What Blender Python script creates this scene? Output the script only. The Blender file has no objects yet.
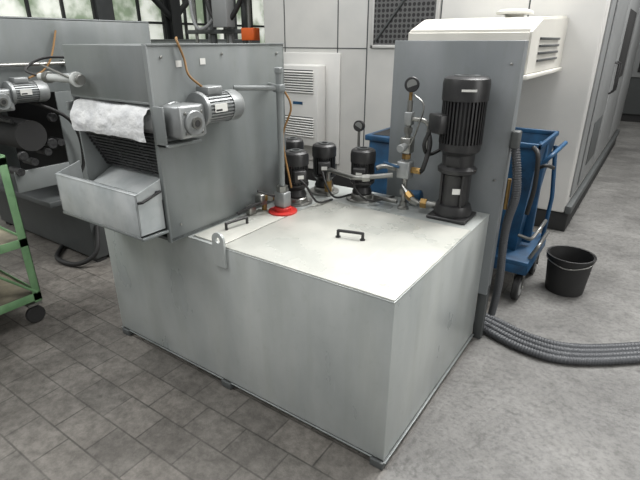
import bpy, bmesh, math, random
from mathutils import Vector, Matrix, noise
random.seed(4)
sc=bpy.context.scene
sc.view_settings.view_transform='Standard'
COL=bpy.context.collection
# ---------------- camera
cam=bpy.data.objects.new('camera',bpy.data.cameras.new('camera'));COL.objects.link(cam)
cam.location=(0.595,-1.314,1.6);cam.rotation_euler=(math.radians(67.2),0,math.radians(34.6))
cam.data.lens=26.7;cam.data.sensor_width=36;sc.camera=cam
# ---------------- materials
def mat(name,c,rough=.5,metal=0,c2=None,scale=6,bump=0,bscale=60,detail=6,contrast=(.35,.65),stretch=None,scuff=0,rvar=0,streak=0,scratch=0):
    m=bpy.data.materials.new(name);m.use_nodes=True;nt=m.node_tree;N=nt.nodes;L=nt.links
    b=N['Principled BSDF'];b.inputs['Roughness'].default_value=rough;b.inputs['Metallic'].default_value=metal
    c=tuple(c)+(1,)
    b.inputs['Base Color'].default_value=c
    geo=N.new('ShaderNodeNewGeometry')
    if c2 is None: c2=tuple(x*.86 for x in c[:3])
    vec=geo.outputs['Position']
    def nzz(scale,detail,st=None,ro=.5,rot=None):
        n=N.new('ShaderNodeTexNoise');n.inputs['Scale'].default_value=scale;n.inputs['Detail'].default_value=detail;n.inputs['Roughness'].default_value=ro
        if st:
            mp=N.new('ShaderNodeMapping');mp.inputs['Scale'].default_value=st
            if rot: mp.inputs['Rotation'].default_value=rot
            L.new(vec,mp.inputs['Vector']);L.new(mp.outputs['Vector'],n.inputs['Vector'])
        else: L.new(vec,n.inputs['Vector'])
        return n
    nz=nzz(scale,detail,stretch)
    r=N.new('ShaderNodeValToRGB');r.color_ramp.elements[0].position=contrast[0];r.color_ramp.elements[1].position=contrast[1]
    r.color_ramp.elements[0].color=tuple(c2)+(1,);r.color_ramp.elements[1].color=c
    L.new(nz.outputs['Fac'],r.inputs['Fac']);out=r.outputs['Color']
    def mul(out,n3,a,b_,k0,k1=1):
        r3=N.new('ShaderNodeValToRGB');r3.color_ramp.elements[0].position=a;r3.color_ramp.elements[1].position=b_
        r3.color_ramp.elements[0].color=(k0,k0,k0*.98,1);r3.color_ramp.elements[1].color=(k1,k1,k1,1);L.new(n3.outputs['Fac'],r3.inputs['Fac'])
        x=N.new('ShaderNodeMix');x.data_type='RGBA';x.blend_type='MULTIPLY';x.inputs['Factor'].default_value=1
        L.new(out,x.inputs['A']);L.new(r3.outputs['Color'],x.inputs['B']);return x.outputs['Result']
    if scuff: out=mul(out,nzz(17,9,None,.7),.3,.44,1-scuff)
    if streak: out=mul(out,nzz(1.0,8,(9,9,.9),.6),.33,.52,1-streak)
    if scratch:
        out=mul(out,nzz(1.0,4,(70,3,5),.6,(.3,.5,.9)),.66,.70,1,1+scratch)
        out=mul(out,nzz(1.0,4,(4,80,4),.6,(.1,.2,-.5)),.28,.31,1-scratch,1)
    L.new(out,b.inputs['Base Color'])
    if rvar:
        mr=N.new('ShaderNodeMapRange');mr.inputs['To Min'].default_value=rough-rvar;mr.inputs['To Max'].default_value=rough+rvar
        mr.inputs['From Min'].default_value=.3;mr.inputs['From Max'].default_value=.7
        L.new(nz.outputs['Fac'],mr.inputs['Value']);L.new(mr.outputs['Result'],b.inputs['Roughness'])
    if bump:
        n2=nzz(bscale,2)
        bp=N.new('ShaderNodeBump');bp.inputs['Strength'].default_value=bump;bp.inputs['Distance'].default_value=.01
        L.new(n2.outputs['Fac'],bp.inputs['Height']);L.new(bp.outputs['Normal'],b.inputs['Normal'])
    return m
def s(r,g,b): # srgb 0-255 -> linear
    f=lambda v:((v/255+.055)/1.055)**2.4 if v>10 else v/255/12.92
    return (f(r),f(g),f(b))
TANK=mat('tank_paint',s(180,184,183),.33,.15,c2=s(159,164,164),scale=2.5,stretch=(1.6,1.6,.7),scuff=.09,rvar=.08,streak=.07,scratch=.07)
LID=mat('lid_paint',s(198,198,192),.32,.12,c2=s(180,182,177),scale=4,scuff=.12,rvar=.10,scratch=.10)
GREY=mat('housing_paint',s(130,134,135),.36,.12,c2=s(113,118,119),scale=2.5,stretch=(1.5,1.5,.6),scuff=.07,rvar=.07,streak=.06,scratch=.06)
PANEL=mat('panel_paint',s(128,132,134),.36,.12,c2=s(114,119,121),scale=2.5,stretch=(1.6,1.6,.6),scuff=.06,rvar=.06,streak=.06)
DGREY=mat('dark_grey_paint',s(76,79,79),.5)
FRAME=mat('window_frame_paint',s(38,40,40),.6)
WHITE=mat('machine_white',s(206,205,201),.4,c2=s(194,194,191),scale=2)
BEIGE=mat('hood_offwhite',s(212,210,202),.45,c2=s(201,199,191),scale=3)
SIDE=mat('machine_side_grey',s(140,142,142),.45,scale=2)
HUB=mat('caster_hub_grey',s(146,147,146),.45)
BLK=mat('black_motor',(.014,.014,.015),.4,c2=(.024,.024,.024),scale=20)
RUB=mat('black_rubber',(.017,.017,.017),.6)
DARK=mat('dark_interior',(.02,.02,.02),.8)
STEEL=mat('steel',s(150,150,146),.33,.85,scale=25)
ALU=mat('cast_aluminium',s(150,153,153),.42,.5,scale=25)
GALV=mat('galvanised_tray',s(190,194,194),.4,.1,c2=s(164,170,171),scale=7,scuff=.14,streak=.08)
BRASS=mat('brass',s(150,122,76),.38,.8)
RED=mat('red_flange',s(196,48,42),.45)
ORG=mat('orange',s(215,95,30),.5)
BLUE=mat('blue_paint',s(30,78,114),.45,c2=s(22,56,84),scale=9,scuff=.4)
GREEN=mat('green_paint',s(112,148,108),.5,c2=s(92,128,90),scale=10,scuff=.25)
BOARD=mat('shelf_board',s(128,122,104),.7,c2=s(92,88,76),scale=8,scuff=.2)
PAPER=mat('filter_fleece',s(228,229,228),.9,c2=s(208,210,211),scale=18,bump=.6,bscale=50)
HOSE=mat('grey_hose',s(70,72,75),.5)
LAB=mat('white_label',s(215,215,210),.5)
DIAL=mat('gauge_dial',s(130,132,130),.3)
CLEAR=mat('acrylic_tube',s(205,208,205),.15,scale=30)
ORC=mat('brown_cable',s(140,105,60),.6)
CHAIN=mat('dark_mesh_belt',(.03,.03,.032),.45,.5,c2=(.07,.07,.07),scale=60)
WALL=mat('wall_plaster',s(138,138,134),.9,scale=2)
GLASS=mat('window_daylight',s(214,217,208),.5,c2=s(120,134,112),scale=1.8,contrast=(.4,.6))
b=GLASS.node_tree.nodes['Principled BSDF'];GLASS.node_tree.links.new(GLASS.node_tree.nodes['Color Ramp'].outputs['Color'],b.inputs['Emission Color']);b.inputs['Emission Strength'].default_value=.8
def perf():
    m=mat('perforated_vent',(.02,.02,.02),.5);nt=m.node_tree;N=nt.nodes;L=nt.links
    v=N.new('ShaderNodeTexVoronoi');v.inputs['Scale'].default_value=22;v.inputs['Randomness'].default_value=0
    g=N.new('ShaderNodeNewGeometry');L.new(g.outputs['Position'],v.inputs['Vector'])
    r=N.new('ShaderNodeValToRGB');r.color_ramp.elements[0].position=.36;r.color_ramp.elements[1].position=.42
    r.color_ramp.elements[0].color=(.012,.012,.012,1);r.color_ramp.elements[1].color=(.11,.11,.11,1)
    L.new(v.outputs['Distance'],r.inputs['Fac']);L.new(r.outputs['Color'],N['Principled BSDF'].inputs['Base Color']);return m
PERF=perf()
def floormat():
    m=bpy.data.materials.new('shop_floor');m.use_nodes=True;nt=m.node_tree;N=nt.nodes;L=nt.links;b=N['Principled BSDF']
    g=N.new('ShaderNodeNewGeometry')
    def nz(sc_,d=8,ro=.6):
        n=N.new('ShaderNodeTexNoise');n.inputs['Scale'].default_value=sc_;n.inputs['Detail'].default_value=d;n.inputs['Roughness'].default_value=ro
        L.new(g.outputs['Position'],n.inputs['Vector']);return n.outputs['Fac']
    def ramp(f,a,ca,b_,cb):
        r=N.new('ShaderNodeValToRGB');e=r.color_ramp.elements;e[0].position=a;e[1].position=b_;e[0].color=tuple(ca)+(1,);e[1].color=tuple(cb)+(1,)
        L.new(f,r.inputs['Fac']);return r.outputs['Color']
    def mix(t,f,a,b_):
        x=N.new('ShaderNodeMix');x.data_type='RGBA';x.blend_type=t
        if isinstance(f,float):x.inputs['Factor'].default_value=f
        else:L.new(f,x.inputs['Factor'])
        L.new(a,x.inputs['A']);L.new(b_,x.inputs['B']);return x.outputs['Result']
    br=N.new('ShaderNodeTexBrick');br.offset=.5;br.inputs['Scale'].default_value=1
    br.inputs['Brick Width'].default_value=.24;br.inputs['Row Height'].default_value=.16;br.inputs['Mortar Size'].default_value=.006;br.inputs['Mortar Smooth'].default_value=.8
    br.inputs['Color1'].default_value=tuple(s(116,112,107))+(1,);br.inputs['Color2'].default_value=tuple(s(99,96,92))+(1,);br.inputs['Mortar'].default_value=tuple(s(66,64,60))+(1,)
    L.new(g.outputs['Position'],br.inputs['Vector'])
    flat=N.new('ShaderNodeRGB');flat.outputs[0].default_value=tuple(s(101,98,94))+(1,)
    dirt=ramp(nz(2.6,8,.65),.42,(0,0,0),.66,(.7,.7,.7))
    tile=mix('MIX',dirt,br.outputs['Color'],flat.outputs[0])
    st=ramp(nz(1.5,10,.65),.34,(.60,.59,.58),.62,(1.18,1.18,1.17))  # broad stains, also standing in for dappled light painted into the tile colour
    st2=ramp(nz(20,10,.75),.34,(.55,.55,.54),.6,(1.15,1.15,1.15))
    tile=mix('MULTIPLY',1.0,tile,st);tile=mix('MULTIPLY',1.0,tile,st2)
    con=ramp(nz(1.6,10,.65),.3,s(84,83,81),.7,s(130,129,126))
    sp=ramp(nz(38,6,.7),.34,(.62,.62,.62),.54,(1.03,1.03,1.03));con=mix('MULTIPLY',1.0,con,sp)
    sp2=ramp(nz(9,10,.75),.34,(.68,.68,.67),.5,(1,1,1));con=mix('MULTIPLY',1.0,con,sp2)
    sx=N.new('ShaderNodeSeparateXYZ');L.new(g.outputs['Position'],sx.inputs[0])
    k=ramp(sx.outputs['X'],.0,(0,0,0),.03,(1,1,1))
    col=mix('MIX',k,tile,con);L.new(col,b.inputs['Base Color'])
    rr=ramp(nz(3),.3,(.36,.36,.36),.7,(.62,.62,.62));L.new(rr,b.inputs['Roughness'])
    bp=N.new('ShaderNodeBump');bp.inputs['Strength'].default_value=.4;bp.inputs['Distance'].default_value=.01
    L.new(nz(40,8,.65),bp.inputs['Height']);L.new(bp.outputs['Normal'],b.inputs['Normal'])
    return m
FLOOR=floormat()
# ---------------- builders
CUR=[None]
def G(name,loc=(0,0,0)):
    e=bpy.data.objects.new(name,None);e.location=loc;e.empty_display_size=.1;COL.objects.link(e);CUR[0]=e;return e
def fin(name,bm,m,smooth=False,angle=40):
    me=bpy.data.meshes.new(name);bmesh.ops.recalc_face_normals(bm,faces=bm.faces);
    if smooth:
        for f in bm.faces:f.smooth=True
        for e in bm.edges:
            if len(e.link_faces)==2 and e.calc_face_angle(0)>math.radians(angle): e.smooth=False
    bm.to_mesh(me);bm.free();me.materials.append(m)
    o=bpy.data.objects.new(name,me);COL.objects.link(o)
    if CUR[0]:
        o.parent=CUR[0];o.matrix_parent_inverse=Matrix.Translation(-CUR[0].location)
    return o
def box(name,a,b_,m,bev=0.0,rot=None,seg=2):
    bm=bmesh.new();c=Vector([(x+y)/2 for x,y in zip(a,b_)]);d=[abs(y-x) for x,y in zip(a,b_)]
    bmesh.ops.create_cube(bm,size=1,matrix=Matrix.Diagonal((d[0],d[1],d[2],1)))
    if bev: bmesh.ops.bevel(bm,geom=bm.edges[:],offset=min(bev,min(d)*.45),segments=seg,affect='EDGES',profile=.5)
    M=Matrix.Translation(c)
    if rot: M=M@rot.to_4x4()
    bm.transform(M);return fin(name,bm,m,bool(bev),50)
def frame(ax):
    z=Vector(ax).normalized();x=z.orthogonal().normalized();y=z.cross(x);return Matrix((x,y,z)).transposed()
def lathe(name,base,axis,prof,m,n=32,fins=None):
    bm=bmesh.new();F=frame(axis);B=Vector(base);rings=[]
    for r,h in prof:
        ring=[]
        for i in range(n):
            a=2*math.pi*i/n
            ring.append(bm.verts.new(B+F@Vector((r*math.cos(a),r*math.sin(a),h))))
        rings.append(ring)
    for p,q in zip(rings,rings[1:]):
        for i in range(n): bm.faces.new((p[i],p[(i+1)%n],q[(i+1)%n],q[i]))
    if prof[0][0]>1e-5: bm.faces.new(rings[0][::-1])
    if prof[-1][0]>1e-5: bm.faces.new(rings[-1])
    bmesh.ops.remove_doubles(bm,verts=bm.verts,dist=1e-5)
    return fin(name,bm,m,True,35)
def cyl(name,p0,p1,r,m,n=24,bev=.0):
    d=Vector(p1)-Vector(p0);h=d.length
    pr=[(r,0),(r,h)] if not bev else [(r-bev,0),(r,bev),(r,h-bev),(r-bev,h)]
    return lathe(name,p0,d,pr,m,n)
def finned(name,p0,p1,ri,ro,n,m):
    d=Vector(p1)-Vector(p0);F=frame(d);B=Vector(p0);h=d.length;bm=bmesh.new();R=[]
    for hh in (0,h):
        ring=[]
        for i in range(n):
            for k,(t,r) in enumerate(((0,ri),(.5,ri),(.5,ro),(.95,ro))):
                a=2*math.pi*(i+t)/n;ring.append(bm.verts.new(B+F@Vector((r*math.cos(a),r*math.sin(a),hh))))
        R.append(ring)
    k=len(R[0])
    for i in range(k): bm.faces.new((R[0][i],R[0][(i+1)%k],R[1][(i+1)%k],R[1][i]))
    bm.faces.new(R[0][::-1]);bm.faces.new(R[1]);return fin(name,bm,m)
def sweep(name,pts,r,m,n=12,corr=0,pitch=.02,straight=False):
    P=[Vector(p) for p in pts];S=[]
    if straight or len(P)==2:
        for a,b_ in zip(P,P[1:]):
            k=1 if not corr else max(1,int((b_-a).length/pitch*4))
            for j in range(k): S.append(a.lerp(b_,j/k))
        S.append(P[-1])
    else:
        Q=[P[0]*2-P[1]]+P+[P[-1]*2-P[-2]]
        for i in range(1,len(Q)-2):
            L_=(Q[i+1]-Q[i]).length;k=max(6,int(L_/pitch*4)) if corr else 8
            for j in range(k):
                t=j/k;a,b_,c,d=Q[i-1],Q[i],Q[i+1],Q[i+2]
                S.append(.5*((2*b_)+(c-a)*t+(2*a-5*b_+4*c-d)*t*t+(3*b_-a-3*c+d)*t**3))
        S.append(P[-1])
    bm=bmesh.new();T=[]
    for i in range(len(S)):
        t=(S[min(i+1,len(S)-1)]-S[max(i-1,0)]).normalized();T.append(t)
    x=T[0].orthogonal().normalized();rings=[]
    for i,p in enumerate(S):
        t=T[i];x=(x-t*x.dot(t)).normalized();y=t.cross(x)
        rr=r+(corr if (i%4)<2 else -corr)
        rings.append([bm.verts.new(p+(x*math.cos(2*math.pi*j/n)+y*math.sin(2*math.pi*j/n))*rr) for j in range(n)])
    for a,b_ in zip(rings,rings[1:]):
        for j in range(n): bm.faces.new((a[j],a[(j+1)%n],b_[(j+1)%n],b_[j]))
    bm.faces.new(rings[0][::-1]);bm.faces.new(rings[-1]);return fin(name,bm,m,True,60)
def prism(name,poly,axis,lo,hi,m,bev=0):
    bm=bmesh.new();o=[i for i in range(3) if i!=axis];R=[]
    for v in (lo,hi):
        r=[]
        for p in poly:
            c=[0,0,0];c[axis]=v;c[o[0]],c[o[1]]=p;r.append(bm.verts.new(c))
        R.append(r)
    k=len(poly)
    for i in range(k): bm.faces.new((R[0][i],R[0][(i+1)%k],R[1][(i+1)%k],R[1][i]))
    bm.faces.new(R[0][::-1]);bm.faces.new(R[1])
    bmesh.ops.recalc_face_normals(bm,faces=bm.faces)
    if bev: bmesh.ops.bevel(bm,geom=bm.edges[:],offset=bev,segments=2,affect='EDGES')
    return fin(name,bm,m,bool(bev),50)
def handle(n,a,b_,h,out,m=BLK,r=.007):
    a=Vector(a);b_=Vector(b_);o=Vector(out).normalized()*h
    sweep(n,[a,a+o*.85,a+o+(b_-a)*.08,b_+o-(b_-a)*.08,b_+o*.85,b_],r,m,10)
def elbow_pipe(n,pts,r,m): 
    P=[Vector(p) for p in pts];Q=[P[0]]
    for i in range(1,len(P)-1):
        a=(P[i-1]-P[i]);b_=(P[i+1]-P[i]);k=min(r*2.2,a.length*.45,b_.length*.45)
        a=P[i]+a.normalized()*k;b_=P[i]+b_.normalized()*k
        for t in (0,.25,.5,.75,1): Q.append(a*(1-t)**2+P[i]*2*t*(1-t)+b_*t*t)
    Q.append(P[-1]);return sweep(n,Q,r,m,12,straight=True)
def bolt(n,p,ax,r=.008,h=.008,m=STEEL): return lathe(n,p,ax,[(r,0),(r,h),(r*.7,h*1.2)],m,6)

# ---------------- room
CUR[0]=None
box('floor',(-9,-6,-.1),(7,13,0),FLOOR)
box('wall_back',(-9,13,0),(7,13.2,6),WALL)
box('wall_right',(7,-6,0),(7.2,13,6),WALL)
G('wall_left',(-9,0,0))
box('sill',(-9.2,-6,0),(-9,13,1.2),WALL);box('header',(-9.2,-6,4.2),(-9,13,6),WALL)
for i in range(6): 
    y=-6+i*3.6;box('pier_%d'%i,(-9.2,y,1.2),(-9,min(y+.35,13),4.2),DGREY)
for i in range(5):
    y=-6+i*3.6+.35
    G('window_%d'%(i+1),(-9.1,y,1.2))
    box('pane',(-9.14,y,1.2),(-9.12,y+3.25,4.2),GLASS)
    for k in range(6): box('mullion_%d'%k,(-9.12,y+k*.64,1.2),(-9.06,y+k*.64+.05,4.2),FRAME)
    for k in range(5): box('bar_%d'%k,(-9.12,y,1.2+k*.74),(-9.07,y+3.25,1.25+k*.74),FRAME)
CUR[0]=None
G('steel_column',(-8.2,6,0))
box('web',(-8.3,5.98,0),(-8.1,6.02,6),FRAME);box('flange_a',(-8.32,5.88,0),(-8.3,6.12,6),FRAME);box('flange_b',(-8.1,5.88,0),(-8.08,6.12,6),FRAME)
sweep('brace',[(-8.2,6,2.0),(-8.2,7.4,3.2)],.06,FRAME,6)
sweep('brace_b',[(-8.2,6,2.0),(-8.2,4.6,3.2)],.06,FRAME,6)

# ---------------- coolant tank
W=1.10;LN=1.74;H=.77
G('coolant_tank',(-.87,.55,0))
box('body',(-LN,0,.035),(0,W,H-.006),TANK,.004)
box('top_rim',(-LN,0.0,H-.008),(-.0,W,H-.001),TANK,.001)
box('lid_plate',(-.832,.004,H-.001),(-.003,.80,H+.006),LID,.002)
box('small_lid',(-1.03,.02,H-.001),(-.84,.50,H+.006),LID,.002)
box('lid_gap',(-.84,.01,H-.002),(-.832,.8,H+.001),DARK)
box('lid_gap_rear',(-.832,.80,H-.002),(-.003,.806,H+.001),DARK)
box('bottom_flange',(.0,.0,.03),(.012,W,.036),GREY,.002)
box('front_bottom_flange',(-LN,-.008,.03),(.012,.0,.036),GREY,.002)
for i,x in enumerate((-1.69,-.87,-.025)):
    box('foot_%d'%i,(x-.03,-.018,0),(x+.03,.05,.036),DGREY,.003)
    box('foot_r%d'%i,(x-.03,W-.05,0),(x+.03,W,.036),DGREY,.003)
def lug(x,y,n):
    bm=bmesh.new();R=.035
    outer=[(-R,-.07),(R,-.07)]+[(R*math.cos(a),.055+R*math.sin(a)) for a in [math.pi*k/12 for k in range(13)]]
    inner=[(.014*math.cos(2*math.pi*k/16),.055+.014*math.sin(2*math.pi*k/16)) for k in range(16)]
    fr=[];
    for yy in (0,-.012):
        ov=[bm.verts.new((x+p[0],y+yy,H-.02+p[1])) for p in outer];iv=[bm.verts.new((x+p[0],y+yy,H-.02+p[1])) for p in inner]
        es=[bm.edges.new((ov[i],ov[(i+1)%len(ov)])) for i in range(len(ov))]+[bm.edges.new((iv[i],iv[(i+1)%len(iv)])) for i in range(len(iv))]
        bmesh.ops.triangle_fill(bm,edges=es,use_beauty=True);fr.append((ov,iv))
    for q in (0,1):
        a,b_=fr[0][q],fr[1][q]
        for i in range(len(a)): bm.faces.new((a[i],a[(i+1)%len(a)],b_[(i+1)%len(a)],b_[i]))
    return fin(n,bm,TANK)
lug(-.84,-.001,'lifting_lug')
handle('lid_handle',(-.47,.375,H+.006),(-.36,.405,H+.006),.032,(0,0,1))
for k,(a,b_) in enumerate(((-.47,.375),(-.36,.405))): cyl('lid_handle_foot_%d'%k,(a,b_,H+.005),(a,b_,H+.011),.012,BLK,16)
handle('small_lid_handle',(-.95,.15,H+.006),(-.93,.27,H+.006),.032,(0,0,1))
G('splash_panel',(-.28,1.12,.4))
box('sheet',(-.60,1.101,.30),(.045,1.118,1.60),PANEL,.003)
box('lip_top',(-.60,1.11,1.57),(.045,1.17,1.60),PANEL,.003)
box('lip_side',(.035,1.11,.30),(.045,1.17,1.60),PANEL,.002)
box('lip_left',(-.60,1.11,.30),(-.59,1.17,1.60),PANEL,.002)
box('leg_left',(-.60,1.12,0),(-.55,1.17,.35),DGREY,.003);box('leg_right',(-.005,1.12,0),(.045,1.17,.35),DGREY,.003)
for z in (1.5,.95): bolt('panel_bolt_%d'%int(z*100),(.0,1.101,z),(0,-1,0),.006,.005)

# ---------------- filter unit
xs,xl,y0,y1,zb,zt=-1.05,-1.64,-.09,.74,H,1.585
G('paper_band_filter',(-1.35,.3,H))
box('side_plate_right',(xs-.012,y0,zb),(xs,y1,zt),GREY,.003)
box('side_plate_left',(xl,y0,zb),(xl+.012,y1,zt),GREY,.003)
box('rear_plate',(xl,y1-.012,zb),(xs,y1,zt),GREY,.002)
box('top_plate',(xl,y0,zt-.012),(xs,y1,zt),GREY,.003)
box('front_cover',(xl+.002,y0-.004,1.37),(xs-.002,y0+.01,zt-.001),GREY,.003)
box('cover_lip',(xl+.002,y0-.004,1.362),(xs-.002,y0+.06,1.372),GREY,.002)
box('side_flange_top',(xs-.03,y0,zt-.004),(xs+.004,y1,zt+.003),GREY,.001)
box('front_flange_edge',(xs-.02,y0-.006,zb+.0),(xs+.002,y0+.004,zt),GREY,.002)
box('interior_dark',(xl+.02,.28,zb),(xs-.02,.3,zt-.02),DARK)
box('base_pan',(xl,y0,zb+.004),(xs,y1,zb+.02),DGREY,.002)
for k,(x,y,z) in enumerate([(xs,-.03,1.54),(xs,.68,1.54),(xs,-.03,.84),(xs,.68,.84),(xs,.3,1.545)]): bolt('bolt_%d'%k,(x,y,z),(1,0,0),.006,.005)
box('label_a',(xs,.04,1.50),(xs+.002,.07,1.525),LAB);box('label_b',(xs,.17,1.505),(xs+.002,.20,1.53),LAB)
bm=bmesh.new();nx,ny=36,20;gr=[]
for i in range(nx+1):
    row=[]
    for j in range(ny+1):
        x=xl+.03+(xs-xl-.06)*i/nx;t=j/ny
        if t<.35: a=t/.35;y=.10-.2*a;z=1.35+.006*math.sin(a*3)
        else: a=(t-.35)/.65;y=-.10-.03*math.sin(a*2.2);z=1.345-.125*a
        d=noise.noise(Vector((x*7,t*3,1.3)))*.014+noise.noise(Vector((x*22,t*9,4)))*.005
        row.append(bm.verts.new((x,y-abs(d),z+d*.7)))
    gr.append(row)
for i in range(nx):
    for j in range(ny): bm.faces.new((gr[i][j],gr[i+1][j],gr[i+1][j+1],gr[i][j+1]))
fin('fleece_sheet',bm,PAPER,True,80)
cyl('fleece_roll',(xl+.03,-.02,1.285),(xs-.03,-.02,1.285),.06,PAPER,32)
for k in range(13):
    t=k/12;cyl('belt_rod_%d'%k,(xl+.02,-.085+.10*t,1.235-.20*t),(xs-.02,-.085+.10*t,1.235-.20*t),.0065,CHAIN,10)
for xx in (xl+.05,xl+.2,xl+.4,xs-.05): sweep('belt_chain_%d'%int(xx*-100),[(xx,-.088,1.24),(xx,.02,1.03)],.006,CHAIN,6)
prism('belt_back',[(-.06,1.24),(.04,1.03),(.06,1.03),(-.04,1.24)],0,xl+.02,xs-.02,DARK)
prism('slide_sheet',[(-.08,.96),(.10,1.045),(.10,1.035),(-.08,.95)],0,xl+.02,xs-.02,GALV)
tx0,tx1,ty0,ty1,tz0,tz1=xl-.035,xs-.015,-.225,-.097,.835,1.02
box('tray_front',(tx0,ty0,tz0),(tx1,ty0+.006,tz1),GALV,.002)
box('tray_lip',(tx0,ty0-.001,tz1-.004),(tx1,ty0+.02,tz1+.002),GALV,.002)
prism('tray_side_r',[(ty0,tz0),(ty1,tz0),(ty1,tz1+.04),(ty0,tz1)],0,tx1-.006,tx1,GALV)
prism('tray_side_l',[(ty0,tz0),(ty1,tz0),(ty1,tz1+.04),(ty0,tz1)],0,tx0,tx0+.006,GALV)
box('tray_floor',(tx0,ty0,tz0),(tx1,ty1,tz0+.006),GALV)
box('tray_back',(tx0,ty1-.004,tz0),(tx1,ty1,tz1-.05),GALV)
box('tray_support',(tx0-.005,ty0+.0,tz0-.014),(xs,ty1+.01,tz0-.002),GREY,.002)
handle('tray_handle',(tx1,-.215,.985),(tx1,-.125,1.01),.03,(1,0,.3),BLK,.006)
zc=1.445;yc=y0-.045
cyl('sensor_tube',(-1.80,yc,zc),(-1.47,yc,zc),.017,CLEAR,20,.003)
cyl('sensor_flange',(-1.50,yc,zc),(-1.485,yc,zc),.032,CLEAR,24,.003)
cyl('sensor_knob',(-1.745,yc,zc),(-1.715,yc,zc),.026,STEEL,20,.003)
cyl('sensor_cap',(-1.475,yc,zc),(-1.455,yc,zc),.022,STEEL,20,.003)
box('sensor_bracket',(-1.62,yc,zc-.02),(-1.55,y0,zc+.02),GALV,.003)
sweep('sensor_cable',[(-1.80,yc,zc),(-1.9,yc-.01,zc+.03),(-1.88,yc+.1,zc+.08),(-1.7,yc+.3,zc+.06)],.006,RUB,8)
sweep('sensor_rod',[(-1.78,yc,zc+.055),(-1.5,yc-.02,zc+.005)],.005,STEEL,8)
box('scraper_arm',(xl-.03,y0-.02,1.30),(xl-.012,y0+.2,1.34),GREY,.003)

def gearmotor(X,gy,gz,group=None,pre=''):
    cyl(pre+'mount_flange',(X,gy,gz),(X+.02,gy,gz),.075,ALU,32,.003)
    box(pre+'gearbox',(X+.02,gy-.07,gz-.06),(X+.125,gy+.07,gz+.07),ALU,.012)
    cyl(pre+'gearbox_hub',(X+.12,gy,gz),(X+.14,gy,gz),.05,ALU,28,.004)
    cyl(pre+'hollow_shaft',(X+.14,gy,gz),(X+.15,gy,gz),.024,STEEL,20)
    cyl(pre+'hub_bore',(X+.15,gy,gz),(X+.152,gy,gz),.013,DARK,16)
    for k in range(4):
        a=math.pi/4+k*math.pi/2;bolt(pre+'gb_bolt_%d'%k,(X+.125,gy+.058*math.cos(a),gz+.056*math.sin(a)),(1,0,0),.006,.006)
    mz=gz+.04
    cyl(pre+'motor_flange',(X+.075,gy+.065,mz),(X+.075,gy+.085,mz),.072,ALU,32,.003)
    finned(pre+'motor_body',(X+.075,gy+.085,mz),(X+.075,gy+.225,mz),.054,.063,26,ALU)
    lathe(pre+'fan_cowl',(X+.075,gy+.225,mz),(0,1,0),[(.066,0),(.066,.055),(.058,.07),(.0,.072)],ALU,32)
    lathe(pre+'fan_grille',(X+.075,gy+.2965,mz),(0,1,0),[(.04,0),(.04,.002),(.03,.002),(.03,.001)],DARK,24)
    box(pre+'terminal_box',(X+.035,gy+.105,mz+.055),(X+.11,gy+.19,mz+.09),ALU,.006)
    box(pre+'nameplate',(X+.138,gy+.11,mz-.012),(X+.140,gy+.18,mz+.022),LAB)
    box(pre+'type_plate',(X+.138,gy+.115,mz-.008),(X+.1405,gy+.15,mz+.0),DARK)
G('gear_motor',(-.97,.1,1.3))
gearmotor(xs,-.005,1.295)
X=xs
sweep('supply_cable',[(X+.07,.11,1.42),(X+.05,.06,1.47),(X+.02,.07,1.53),(X+.01,.05,1.60),(X-.05,.1,1.61)],.005,ORC,8)
box('torque_bracket',(X,-.10,1.20),(X+.07,.08,1.212),GREY,.003)
box('torque_bracket_v',(X,-.10,1.20),(X+.06,-.09,1.36),GREY,.003)

# ---------------- standpipe with red flange
G('drain_standpipe',(-.9,.5,H))
px,py=-.895,.505
zr=H+.006
lathe('red_flange',(px,py,zr),(0,0,1),[(.075,0),(.075,.008),(.07,.010),(.0,.010)],RED,36)
cyl('hub',(px,py,zr+.008),(px,py,zr+.03),.045,RED,28,.003)
box('valve_body',(px-.035,py-.03,zr+.03),(px+.035,py+.03,zr+.11),ALU,.008)
cyl('valve_collar',(px,py,zr+.11),(px,py,zr+.14),.03,STEEL,6)
cyl('upright_pipe',(px,py,zr+.14),(px,py,1.47),.015,GREY,16,.003)
cyl('pipe_cap',(px,py,1.46),(px,py,1.485),.02,GREY,16,.003)
box('clamp',(px-.022,py-.022,1.375),(px+.022,py+.022,1.41),GREY,.004)
cyl('cross_arm',(px,py,1.393),(-1.02,.33,1.40),.012,GREY,14)
cyl('cross_arm_back',(px,py,1.393),(-1.05,.62,1.393),.012,GREY,14)
elbow_pipe('side_outlet',[(px-.03,py,zr+.07),(px-.10,py-.03,zr+.07),(px-.10,py-.03,zr+.0)],.014,BRASS)
cyl('outlet_nut',(px-.05,py-.01,zr+.07),(px-.075,py-.02,zr+.07),.021,STEEL,6)
box('side_valve',(px-.13,py-.07,zr+.03),(px-.085,py-.02,zr+.09),STEEL,.008)
box('side_valve_b',(px-.125,py-.15,zr+.0),(px-.09,py-.10,zr+.05),STEEL,.008)
sweep('valve_lever',[(px-.02,py-.04,zr+.09),(px-.06,py-.12,zr+.13)],.006,BLK,8)
sweep('hose_lower',[(px-.10,py-.03,zr+.04),(px-.09,py-.12,zr+.05),(px-.13,py-.2,zr+.02)],.009,RUB,8)
sweep('signal_cable',[(px,py+.02,1.40),(px+.03,py+.05,1.3),(px-.01,py+.03,1.15),(px+.02,py+.05,zr+.12)],.005,ORC,8)

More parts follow.
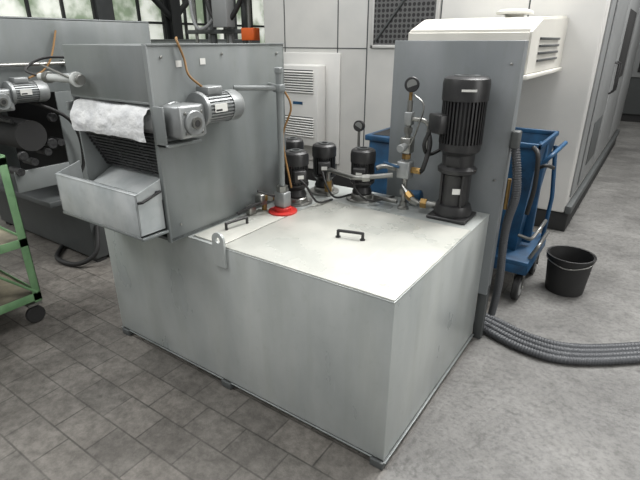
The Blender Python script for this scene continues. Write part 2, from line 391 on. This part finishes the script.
# ---------------- small pumps
def pump(x,y,ang):
    z=H
    G('coolant_pump',(x,y,z))
    lathe('base_flange',(x,y,z),(0,0,1),[(.088,0),(.088,.010),(.082,.013),(.06,.013),(.06,.03),(.055,.034)],STEEL,36)
    lathe('pump_head',(x,y,z+.03),(0,0,1),[(.05,0),(.056,.015),(.05,.03),(.044,.045),(.06,.065),(.068,.07),(.068,.082)],BLK,32)
    finned('motor',(x,y,z+.112),(x,y,z+.215),.056,.065,28,BLK)
    lathe('fan_cover',(x,y,z+.215),(0,0,1),[(.069,0),(.070,.045),(.066,.062),(.055,.071),(.02,.073),(0,.073)],BLK,32)
    lathe('cover_ring',(x,y,z+.2885),(0,0,1),[(.035,0),(.034,.003),(.02,.003),(.019,0)],DGREY,24)
    R=Matrix.Rotation(ang,3,'Z');c=Vector((x,y,z+.165))+R@Vector((0,-.075,0))
    box('terminal_box',c-Vector((.035,.022,.032)),c+Vector((.035,.022,.032)),BLK,.006,rot=R)
    c2=c+R@Vector((0,-.0235,0));box('nameplate',c2-Vector((.016,.001,.010)),c2+Vector((.016,.001,.010)),LAB,rot=R)
    for k in range(4):
        a=ang+math.pi/4+k*math.pi/2;bolt('bolt_%d'%k,(x+.074*math.cos(a),y+.074*math.sin(a),z+.011),(0,0,1),.007,.006)
pump(-.675,.945,.3);pump(-.93,.94,.6);pump(-.945,.69,.9);pump(-1.17,.95,.5)
G('pump_pipework',(-.7,.9,H))
elbow_pipe('delivery_pipe',[(-.80,.85,.93),(-.63,.80,.93),(-.46,.88,.955)],.013,STEEL)
elbow_pipe('riser_a',[(-.80,.85,.93),(-.86,.88,.93),(-.86,.88,H)],.013,STEEL)
cyl('union_a',(-.60,.813,.932),(-.565,.828,.935),.021,STEEL,6)
cyl('gauge_stem',(-.75,1.02,H),(-.75,1.02,1.135),.008,STEEL,10)
cyl('gauge_case',(-.75,1.03,1.16),(-.74,.995,1.165),.03,BLK,28,.002)
cyl('gauge_dial',(-.74,.995,1.165),(-.7398,.994,1.165),.021,DIAL,28)
elbow_pipe('low_pipe_a',[(-.60,.96,H+.02),(-.50,.93,H+.03),(-.45,.93,H+.03)],.012,STEEL)
sweep('cable_a',[(-.68,.87,.92),(-.66,.84,.86),(-.58,.86,.80),(-.5,1.0,.80)],.006,RUB,8)
sweep('cable_b',[(-.90,.87,.93),(-.82,.80,.86),(-.78,.83,.79),(-.74,.95,.785)],.006,RUB,8)
sweep('cable_c',[(-.92,.63,.94),(-.84,.63,.90),(-.80,.68,.80),(-.78,.8,.785)],.006,RUB,8)
cyl('check_valve',(-.86,.88,.80),(-.86,.88,.86),.022,BRASS,6)

# ---------------- high pressure pump
G('high_pressure_pump',(-.15,.96,H))
x,y,z=-.15,.955,H
box('foot_plate',(x-.10,y-.10,z),(x+.10,y+.09,z+.018),BLK,.006)
lathe('inlet_head',(x,y,z+.015),(0,0,1),[(.09,0),(.095,.02),(.085,.055),(.07,.06)],BLK,40)
lathe('stage_sleeve',(x,y,z+.07),(0,0,1),[(.068,0),(.068,.16),(.07,.165)],BLK,40)
for k in range(4):
    a=math.pi/4+k*math.pi/2;cyl('tie_rod_%d'%k,(x+.074*math.cos(a),y+.074*math.sin(a),z+.05),(x+.074*math.cos(a),y+.074*math.sin(a),z+.25),.007,BLK,10)
lathe('motor_stool',(x,y,z+.225),(0,0,1),[(.07,0),(.092,.012),(.094,.03),(.075,.045),(.078,.1),(.098,.12),(.10,.155)],BLK,40)
box('stool_window',(x-.035,y-.082,z+.275),(x+.035,y-.05,z+.32),DARK,.004)
finned('motor',(x,y,z+.375),(x,y,z+.575),.088,.101,36,BLK)
lathe('fan_cover',(x,y,z+.575),(0,0,1),[(.106,0),(.107,.075),(.102,.095),(.088,.105),(.03,.107),(0,.107)],BLK,40)
lathe('cover_ring',(x,y,z+.682),(0,0,1),[(.06,0),(.058,.003),(.035,.003),(.034,0)],DGREY,28)
R=Matrix.Rotation(-.55,3,'Z');c=Vector((x,y,z+.47))+R@Vector((-.03,-.115,0))
box('terminal_box',c-Vector((.045,.028,.045)),c+Vector((.045,.028,.045)),BLK,.008,rot=R)
R2=Matrix.Rotation(.45,3,'Z');c=Vector((x,y,z+.625))+R2@Vector((0,-.1075,0));box('badge',c-Vector((.033,.001,.005)),c+Vector((.033,.001,.005)),LAB,rot=R2)
c=Vector((x,y,z+.15))+R2@Vector((0,-.07,0));box('pump_label',c-Vector((.020,.001,.014)),c+Vector((.020,.001,.014)),LAB,rot=R2)
sweep('supply_cable',[(x-.12,y-.09,z+.44),(x-.15,y-.08,z+.36),(x-.15,y+.0,z+.30),(x-.1,y+.1,z+.33)],.009,RUB,10)
elbow_pipe('outlet_pipe',[(x-.08,y-.02,z+.05),(x-.165,y-.035,z+.05)],.017,STEEL)
cyl('outlet_union',(x-.13,y-.028,z+.05),(x-.16,y-.034,z+.05),.028,BRASS,6)

# ---------------- valve manifold
G('valve_manifold',(-.42,.94,H))
x,y=-.41,.925
cyl('riser',(x,y,H),(x,y,1.33),.013,STEEL,14)
lathe('foot',(x,y,H),(0,0,1),[(.03,0),(.03,.01),(.02,.015),(.02,.04)],STEEL,20)
elbow_pipe('feed',[(x+.085,y-.01,H+.05),(x+.06,y-.01,H+.05),(x+.02,y,H+.07)],.017,STEEL)
cyl('nut_a',(x,y,.85),(x,y,.88),.024,STEEL,6);cyl('nut_b',(x,y,1.04),(x,y,1.065),.024,BRASS,6)
box('valve_block',(x-.035,y-.04,.94),(x+.035,y+.03,1.03),ALU,.008)
box('valve_block_up',(x-.028,y-.03,1.07),(x+.028,y+.03,1.15),STEEL,.006)
cyl('valve_side_left',(x-.035,y,.985),(x-.10,y+.005,.985),.02,STEEL,6)
cyl('valve_side_right',(x+.035,y,.985),(x+.085,y,.985),.018,BRASS,6)
cyl('relief_spring_cap',(x,y-.03,1.105),(x,y-.085,1.105),.02,ALU,16,.003)
cyl('nut_c',(x,y,1.17),(x,y,1.20),.022,STEEL,6)
box('solenoid',(x-.02,y-.02,1.21),(x+.02,y+.02,1.275),ALU,.005)
cyl('gauge_neck',(x,y,1.33),(x,y,1.37),.009,BRASS,10)
cyl('gauge_case',(x-.006,y+.018,1.40),(x+.010,y-.018,1.405),.036,BLK,32,.003)
cyl('gauge_dial',(x+.010,y-.018,1.405),(x+.0105,y-.019,1.405),.024,DIAL,32)
elbow_pipe('cross_pipe',[(x,y,1.24),(x+.07,y+.01,1.24),(x+.10,y+.02,1.22),(x+.10,y+.02,1.10)],.011,STEEL)
sweep('braided_hose',[(x+.085,y,.985),(x+.11,y-.03,1.02),(x+.12,y+.0,1.12),(x+.10,y+.02,1.18)],.012,RUB,10)
elbow_pipe('left_pipe',[(x-.10,y+.005,.985),(x-.14,y+.0,.98),(x-.16,y-.02,.97)],.013,STEEL)
sweep('lever',[(x-.02,y-.04,1.0),(x-.08,y-.10,1.03)],.007,BLUE,8)
elbow_pipe('low_bypass',[(x,y-.02,.90),(x+.06,y-.06,.86),(x+.10,y-.04,.83)],.012,STEEL)
cyl('bypass_nut',(x+.04,y-.047,.873),(x+.07,y-.06,.855),.02,BRASS,6)
sweep('capillary',[(x+.02,y-.01,1.36),(x+.08,y-.02,1.31),(x+.06,y-.03,1.2),(x+.03,y-.03,1.12)],.004,STEEL,6)
cyl('small_motor',(x-.02,y+.09,H+.04),(x+.06,y+.10,H+.05),.035,BLUE,24,.005)

# conduit on the panel's right edge
G('cable_conduit',(.07,1.14,.5))
box('junction_box',(.047,1.09,1.12),(.085,1.15,1.20),DGREY,.006)
sweep('conduit',[(.070,1.12,1.12),(.10,1.10,1.0),(.11,1.11,.88),(.085,1.14,.74),(.075,1.17,.6),(.08,1.20,.35),(.06,1.24,.12)],.020,HOSE,12,corr=.002,pitch=.012)
elbow_pipe('rod',[(.065,1.13,.96),(.065,1.13,.80)],.010,BRASS)

# floor hoses
for k in range(4):
    G('corrugated_hose',(.3,1.2,0))
    o=k*.048;zz=.024
    sweep('hose',[(-.45,1.40+o*.4,zz),(-.15,1.30+o*.5,zz),(.06,1.195+o,zz),(.28,1.13+o,zz),(.50,1.16+o,zz),(.80,1.38+o,zz),(1.3,1.84+o,zz),(1.9,2.37+o,zz)],.0215,HOSE,12,corr=.0014,pitch=.016)

# ---------------- background machine tool
G('machining_centre',(-1.6,4.5,0))
mx0,mx1,my0,my1=-3.3,.12,3.2,8.0
box('body',(mx0,my0,.18),(mx1,my1,2.9),WHITE,.02)
box('plinth',(mx0+.05,my0+.03,0),(mx1+.03,my1,.18),DARK,.01)
box('side_skin',(mx1,my0+.12,.3),(mx1+.015,my1,2.9),SIDE,.004)
box('side_lower',(mx1,my0+.0,.18),(mx1+.05,my1,.25),DGREY,.004)
box('side_door_a',(mx1+.015,3.6,.35),(mx1+.03,4.6,2.7),SIDE,.01)
box('side_door_b',(mx1+.015,4.65,.35),(mx1+.03,6.2,2.7),SIDE,.01)
box('side_door_c',(mx1+.015,6.25,.35),(mx1+.03,7.9,2.7),SIDE,.01)
box('side_window',(mx1+.03,4.9,1.2),(mx1+.034,5.9,1.9),DARK,.004)
box('side_grille',(mx1+.03,3.8,.5),(mx1+.036,4.4,.9),DGREY,.003)
for y in (4.5,4.75): sweep('door_pull_%d'%int(y*100),[(mx1+.03,y,1.1),(mx1+.07,y,1.12),(mx1+.07,y,1.38),(mx1+.03,y,1.4)],.01,DARK,8,straight=True)
for k,x in enumerate((-3.0,-2.3,-1.95,-1.2,-.45)): box('seam_%d'%k,(x,my0-.003,.2),(x+.012,my0+.001,2.9),DGREY)
box('seam_h',(mx0,my0-.003,1.52),(-1.95,my0+.001,1.53),DGREY)
box('raised_panel',(-3.1,my0-.03,.3),(-2.25,my0,1.48),WHITE,.008)
box('vent_mesh',(-1.87,my0-.012,1.56),(-1.24,my0,2.6),PERF);
box('vent_trim_l',(-1.9,my0-.02,1.53),(-1.87,my0,2.63),WHITE,.004);box('vent_trim_r',(-1.24,my0-.02,1.53),(-1.21,my0,2.63),WHITE,.004);box('vent_trim_b',(-1.9,my0-.02,1.53),(-1.21,my0,1.56),WHITE,.004)
sweep('vent_brace',[(-1.84,my0-.016,1.6),(-1.27,my0-.016,2.3)],.012,DGREY,6)
G('cabinet_cooling_unit',(-2.67,3.1,1))
ax0,ax1,az0,az1=-2.95,-2.42,.5,1.36;ay=my0-.03
box('housing',(ax0,ay-.16,az0),(ax1,ay,az1),WHITE,.015)
box('grille_recess',(ax0+.06,ay-.163,1.07),(ax1-.06,ay-.155,1.31),DGREY)
for k in range(9): box('slat_%d'%k,(ax0+.05,ay-.178,1.075+k*.026),(ax1-.05,ay-.158,1.087+k*.026),WHITE,.003,rot=Matrix.Rotation(.5,3,'X'))
box('lower_recess',(ax0+.06,ay-.163,.60),(ax1-.06,ay-.155,.82),DGREY)
for k in range(8): box('lslat_%d'%k,(ax0+.05,ay-.178,.605+k*.027),(ax1-.05,ay-.158,.617+k*.027),WHITE,.003,rot=Matrix.Rotation(.5,3,'X'))
box('badge',(ax0+.2,ay-.164,.95),(ax1-.2,ay-.159,.98),BLUE)
for zz in (.55,1.2): box('bracket_%d'%int(zz*10),(ax0+.1,ay,zz),(ax1-.1,my0,zz+.05),WHITE)

G('chip_conveyor_hood',(-.55,2.6,1.5))
prism('hood_shell',[(2.0,1.39),(3.19,1.39),(3.19,1.78),(2.25,1.74),(2.0,1.66)],0,-.95,-.13,BEIGE,.015)
box('hood_rim',(-.97,1.985,1.37),(-.115,3.19,1.40),BEIGE,.006)
for k in range(4): box('louvre_%d'%k,(-.13,2.25,1.47+k*.045),(-.118,2.9,1.485+k*.045),DGREY,.002)
cyl('beacon_base',(-.35,2.4,1.74),(-.35,2.4,1.77),.06,BEIGE,24,.005)
lathe('beacon',(-.35,2.4,1.765),(0,0,1),[(.12,0),(.12,.015),(.09,.03),(.0,.035)],BEIGE,24)

# far right background machine
G('lathe_machine',(1.2,11.5,0))
box('body',(-.6,10.9,.15),(3.4,12.6,2.5),DGREY,.03);box('plinth',(-.55,10.95,0),(3.35,12.5,.15),DARK)
box('door_trim',(.0,10.87,.9),(1.5,10.9,2.1),SIDE,.01);box('window',(.1,10.85,1.0),(1.4,10.87,2.0),DARK,.01)
box('control_panel',(1.9,10.85,1.0),(2.5,10.9,1.9),WHITE,.01)

# ---------------- blue tipping trolley
G('swarf_trolley',(-.05,2.0,0))
bm=bmesh.new()
def taper(bm,a,b_):
    vs=[bm.verts.new(p) for p in a+b_]
    for q in ((0,1,5,4),(1,2,6,5),(2,3,7,6),(3,0,4,7)): bm.faces.new([vs[i] for i in q])
    bm.faces.new([vs[i] for i in (3,2,1,0)]);return vs
bot=[(-.42,1.82,.30),(.02,1.82,.30),(.02,2.15,.30),(-.42,2.15,.30)]
top=[(-.46,1.70,1.02),(.08,1.70,1.02),(.08,2.24,1.02),(-.46,2.24,1.02)]
taper(bm,bot,top)
o=fin('bin',bm,BLUE);md=o.modifiers.new('s','SOLIDIFY');md.thickness=.006
for k,(a,b_) in enumerate([((-.47,1.69,1.01),(.09,1.71,1.04)),((-.47,2.23,1.01),(.09,2.25,1.04)),((.07,1.69,1.01),(.09,2.25,1.04)),((-.47,1.69,1.01),(-.45,2.25,1.04))]): box('rim_%d'%k,a,b_,BLUE,.004)
box('rib',(.03,1.93,.33),(.085,1.97,1.01),BLUE,.004)
box('swarf',(-.43,1.74,.90),(.05,2.2,.93),DARK)
box('base_frame_f',(-.46,1.66,.21),(.14,1.71,.27),BLUE,.005);box('base_frame_b',(-.46,2.2,.21),(.14,2.25,.27),BLUE,.005)
box('base_frame_r',(.09,1.66,.21),(.14,2.25,.27),BLUE,.005);box('base_frame_l',(-.46,1.66,.21),(-.41,2.25,.27),BLUE,.005)
box('base_plate',(-.46,1.66,.268),(.14,2.25,.30),BLUE,.003)
elbow_pipe('push_handle',[(.07,1.73,.88),(.15,1.73,.98),(.15,2.2,.98),(.07,2.2,.88)],.013,BLUE)
elbow_pipe('side_strut',[(.12,2.2,.30),(.13,2.2,.6),(.09,2.2,.95)],.014,BLUE)
elbow_pipe('side_loop',[(.12,1.75,.28),(.17,1.75,.40),(.17,2.05,.40),(.12,2.05,.28)],.012,STEEL)
elbow_pipe('tip_latch',[(.05,1.70,.46),(.13,1.66,.46),(.16,1.72,.52),(.16,1.9,.52)],.011,STEEL)
sweep('release_bar',[(.09,1.7,.90),(.14,1.66,.93),(.165,1.76,.90)],.011,RUB,8)
sweep('hung_hose',[(.05,1.69,1.02),(.09,1.64,.98),(.10,1.64,.8),(.08,1.66,.62)],.014,RUB,8)
def caster(x,y,r,m1=RUB):
    cyl('tyre_%.2f_%.2f'%(x,y),(x-.02,y,r),(x+.02,y,r),r,m1,28,.006)
    cyl('hub_%.2f_%.2f'%(x,y),(x-.024,y,r),(x+.024,y,r),r*.62,HUB,20,.003)
    cyl('axle_%.2f_%.2f'%(x,y),(x-.036,y,r),(x+.036,y,r),.012,STEEL,12)
    box('fork_a_%.2f_%.2f'%(x,y),(x-.033,y-.02,r),(x-.027,y+.02,r*2+.03),STEEL);box('fork_b_%.2f_%.2f'%(x,y),(x+.027,y-.02,r),(x+.033,y+.02,r*2+.03),STEEL)
    box('fork_top_%.2f_%.2f'%(x,y),(x-.04,y-.035,r*2+.022),(x+.04,y+.035,r*2+.032),STEEL)
for (x,y) in ((.09,1.73),(-.40,1.73),(.09,2.2),(-.40,2.2)): caster(x,y,.089)

G('blue_drum_trolley',(-.85,2.0,0))
box('bin',(-1.09,1.75,.25),(-.62,2.25,.94),BLUE,.02);box('rim',(-1.11,1.73,.93),(-.60,2.27,.97),BLUE,.006);box('inside',(-1.07,1.77,.94),(-.64,2.23,.973),DARK)
for (x,y) in ((-1.02,1.85),(-.69,1.85),(-1.02,2.15),(-.69,2.15)): caster(x,y,.09)
box('frame',(-1.10,1.74,.2),(-.61,2.26,.26),BLUE,.005)

# bucket
bx,by=.335,2.06
G('black_bucket',(bx,by,0))
lathe('shell',(bx,by,0),(0,0,1),[(0,0.002),(.118,.002),(.12,.0),(.145,.265),(.153,.268),(.153,.258),(.148,.256),(.143,.262),(.137,.265),(.114,.012),(0,.012)],RUB,40)
sweep('bail',[(bx-.150,by,.258),(bx-.12,by-.09,.232),(bx,by-.150,.212),(bx+.12,by-.09,.232),(bx+.150,by,.258)],.004,STEEL,8)

# ---------------- green cart
G('shelf_cart',(-2.55,-.55,0))
cx0,cx1,cy0,cy1=-2.95,-2.24,-1.05,-.19
for k,(x,y) in enumerate(((cx1,cy1),(cx1,cy0),(cx0,cy1),(cx0,cy0))):
    sx=-1 if x==cx1 else 1;sy=-1 if y==cy1 else 1
    box('post_%d_a'%k,(x,y,.14),(x+sx*.045,y+sy*.005,1.02),GREEN,.001);box('post_%d_b'%k,(x,y,.14),(x+sx*.005,y+sy*.045,1.02),GREEN,.001)
    cyl('caster_tyre_%d'%k,(x+sx*.04,y+sy*.05-.0,.055),(x+sx*.04+.03,y+sy*.05,.055),.055,RUB,24,.005)
    box('caster_fork_%d'%k,(x+sx*.04-.006,y+sy*.05-.02,.05),(x+sx*.04,y+sy*.05+.02,.145),STEEL);box('caster_plate_%d'%k,(x+sx*.04-.01,y+sy*.05-.04,.125),(x+sx*.04+.05,y+sy*.05+.04,.14),STEEL)
for n,z in (('low',.15),('mid',.50),('top',.98)):
    box(n+'_rail_r',(cx1-.005,cy0,z),(cx1,cy1,z+.05),GREEN,.001);box(n+'_rail_b',(cx0,cy1-.005,z),(cx1,cy1,z+.05),GREEN,.001)
    box(n+'_rail_l',(cx0,cy0,z),(cx0+.005,cy1,z+.05),GREEN,.001);box(n+'_rail_f',(cx0,cy0,z),(cx1,cy0+.005,z+.05),GREEN,.001)
    if n!='top': box(n+'_board',(cx0+.005,cy0+.005,z+.01),(cx1-.005,cy1-.005,z+.035),BOARD,.001)
sweep('brace',[(cx1,cy1-.02,.2),(cx1,cy0+.1,.95)],.008,GREEN,6)

# ---------------- second filter machine (left rear)
G('filter_machine',(-3.4,1.0,0))
qx=-2.78
box('tank',(-4.3,.45,.03),(qx+.05,1.9,.60),DGREY,.006)
box('tank_top',(-4.3,.45,.60),(qx+.05,1.9,.615),GREY,.003)
box('tank_front_drip',(-4.3,.2,.52),(qx+.05,.45,.56),DGREY,.004)
box('side_plate_upper',(qx-.012,-.05,1.28),(qx,1.25,1.73),GREY,.003)
box('side_plate_lower',(qx-.012,.42,.615),(qx,1.25,1.28),GREY,.003)
box('top_plate',(-3.7,-.05,1.72),(qx,1.25,1.735),GREY,.003)
box('front_cover',(-3.7,-.06,1.45),(qx,-.045,1.73),GREY,.003)
box('inner_dark',(-3.65,.46,.62),(qx-.02,.48,1.7),DARK)
box('left_plate',(-3.7,-.05,.615),(-3.688,1.25,1.73),GREY,.003)
for k in range(7): cyl('belt_rod_%d'%k,(-3.68,.0+.06*k,1.22-.05*k),(qx-.02,.0+.06*k,1.22-.05*k),.015,CHAIN,10)
cyl('drum',(-3.6,.2,1.02),(qx+.02,.2,1.02),.1,DARK,28)
for k in range(4): cyl('roller_%d'%k,(qx-.1,.08+.1*k,.80+.05*k),(qx+.03,.08+.1*k,.80+.05*k),.025,CHAIN,18)
sweep('drain_hose',[(qx+.06,.5,.3),(qx+.12,.42,.12),(qx+.0,.32,.03),(qx-.25,.30,.025),(qx-.5,.5,.025)],.018,RUB,10)
for k,(x,y) in enumerate(((-4.2,.5),(qx,.5),(-4.2,1.85),(qx,1.85))): box('foot_%d'%k,(x-.04,y-.04,0),(x+.04,y+.04,.031),DARK)
sweep('cable_loop',[(qx+.02,.5,1.66),(qx+.05,.42,1.5),(qx+.05,.35,1.42),(qx+.05,.25,1.38)],.006,ORC,8)
sweep('hose_loop',[(qx+.03,.1,1.3),(qx+.06,.45,1.1),(qx+.05,.5,.8),(qx+.03,.4,.64)],.012,RUB,10)
cyl('guide_bar',(qx+.03,-.1,1.46),(qx+.03,.6,1.46),.012,STEEL,12)
for yy in (.0,.5): box('guide_bracket_%d'%int(yy*10),(qx,yy,1.44),(qx+.04,yy+.03,1.48),STEEL,.003)
box('under_panel',(qx-.012,.05,.66),(qx+.0,.42,.80),GREY,.003)
for k,(yy,zz,rr) in enumerate(((.32,.95,.035),(.36,1.12,.03),(.12,.9,.03))): cyl('sprocket_%d'%k,(qx,yy,zz),(qx+.03,yy,zz),rr,CHAIN,20,.004)
gearmotor(qx,.03,1.26,pre='drive_')

G('pipe_rack',(-4.0,3.3,0))
for k in range(7): 
    x=-4.75+k*.16;cyl('pipe_%d'%k,(x,3.5+.1*(k%2),0),(x,3.5+.1*(k%2),3),.022+.012*(k%3),(STEEL,SIDE,DGREY)[k%3],14)
for z in (1.0,1.68,2.1): box('rail_%d'%int(z*10),(-4.85,3.42,z),(-3.65,3.46,z+.05),DGREY,.004)
box('junction',(-3.75,3.3,1.6),(-3.55,3.42,1.74),ORG,.01)
sweep('hanging_hose',[(-4.5,3.4,2.6),(-4.3,3.35,1.95),(-4.05,3.35,1.8),(-3.8,3.4,2.1),(-3.7,3.4,2.7)],.03,RUB,10)
sweep('hanging_hose_b',[(-4.7,3.38,2.6),(-4.6,3.33,1.85),(-4.4,3.33,1.75),(-4.2,3.38,2.0),(-4.1,3.4,2.7)],.022,SIDE,10)
box('filter_can',(-4.2,3.28,1.75),(-3.95,3.42,2.1),SIDE,.01)
G('storage_cabinet',(-6,4.5,0))
box('body',(-7.2,4.6,0.05),(-5.2,5.3,1.62),DGREY,.01)
box('plinth',(-7.15,4.65,0),(-5.25,5.25,.05),DARK)
for k in range(3): box('door_%d'%k,(-7.17+.66*k,4.585,.1),(-7.17+.66*k+.64,4.6,1.58),GREY,.005)

# ---------------- light
w=bpy.data.worlds.new('overcast_sky');sc.world=w;w.use_nodes=True;nt=w.node_tree;N=nt.nodes;L=nt.links
bg=N['Background'];tc=N.new('ShaderNodeTexCoord');sp=N.new('ShaderNodeSeparateXYZ');r=N.new('ShaderNodeValToRGB')
L.new(tc.outputs['Generated'],sp.inputs[0]);L.new(sp.outputs['Z'],r.inputs['Fac'])
r.color_ramp.elements[0].position=0;r.color_ramp.elements[0].color=(.38,.385,.395,1);r.color_ramp.elements[1].position=.9;r.color_ramp.elements[1].color=(1,.995,.985,1)
L.new(r.outputs['Color'],bg.inputs[0]);bg.inputs[1].default_value=.95
def area(n,loc,size,e,tgt,col=(1,1,1)):
    l=bpy.data.lights.new(n,'AREA');l.shape='RECTANGLE';l.size,l.size_y=size;l.energy=e;l.color=col
    o=bpy.data.objects.new(n,l);COL.objects.link(o);o.location=loc;o.rotation_euler=(Vector(tgt)-Vector(loc)).to_track_quat('-Z','Y').to_euler();return o
area('skylight_lamp',(.9,3.2,5.6),(1.4,5),540,(-.3,1.0,0),(1,.99,.975))
area('skylight_lamp.001',(-3.5,-2.5,5.6),(1.2,4),210,(-1.5,0,0),(1,1,.995))
area('right_fill_lamp',(6.6,-.5,2.6),(3,3.5),200,(0,.4,.5),(1,.99,.975))  # unseen fill lamp added to brighten the tank's right face; no door there
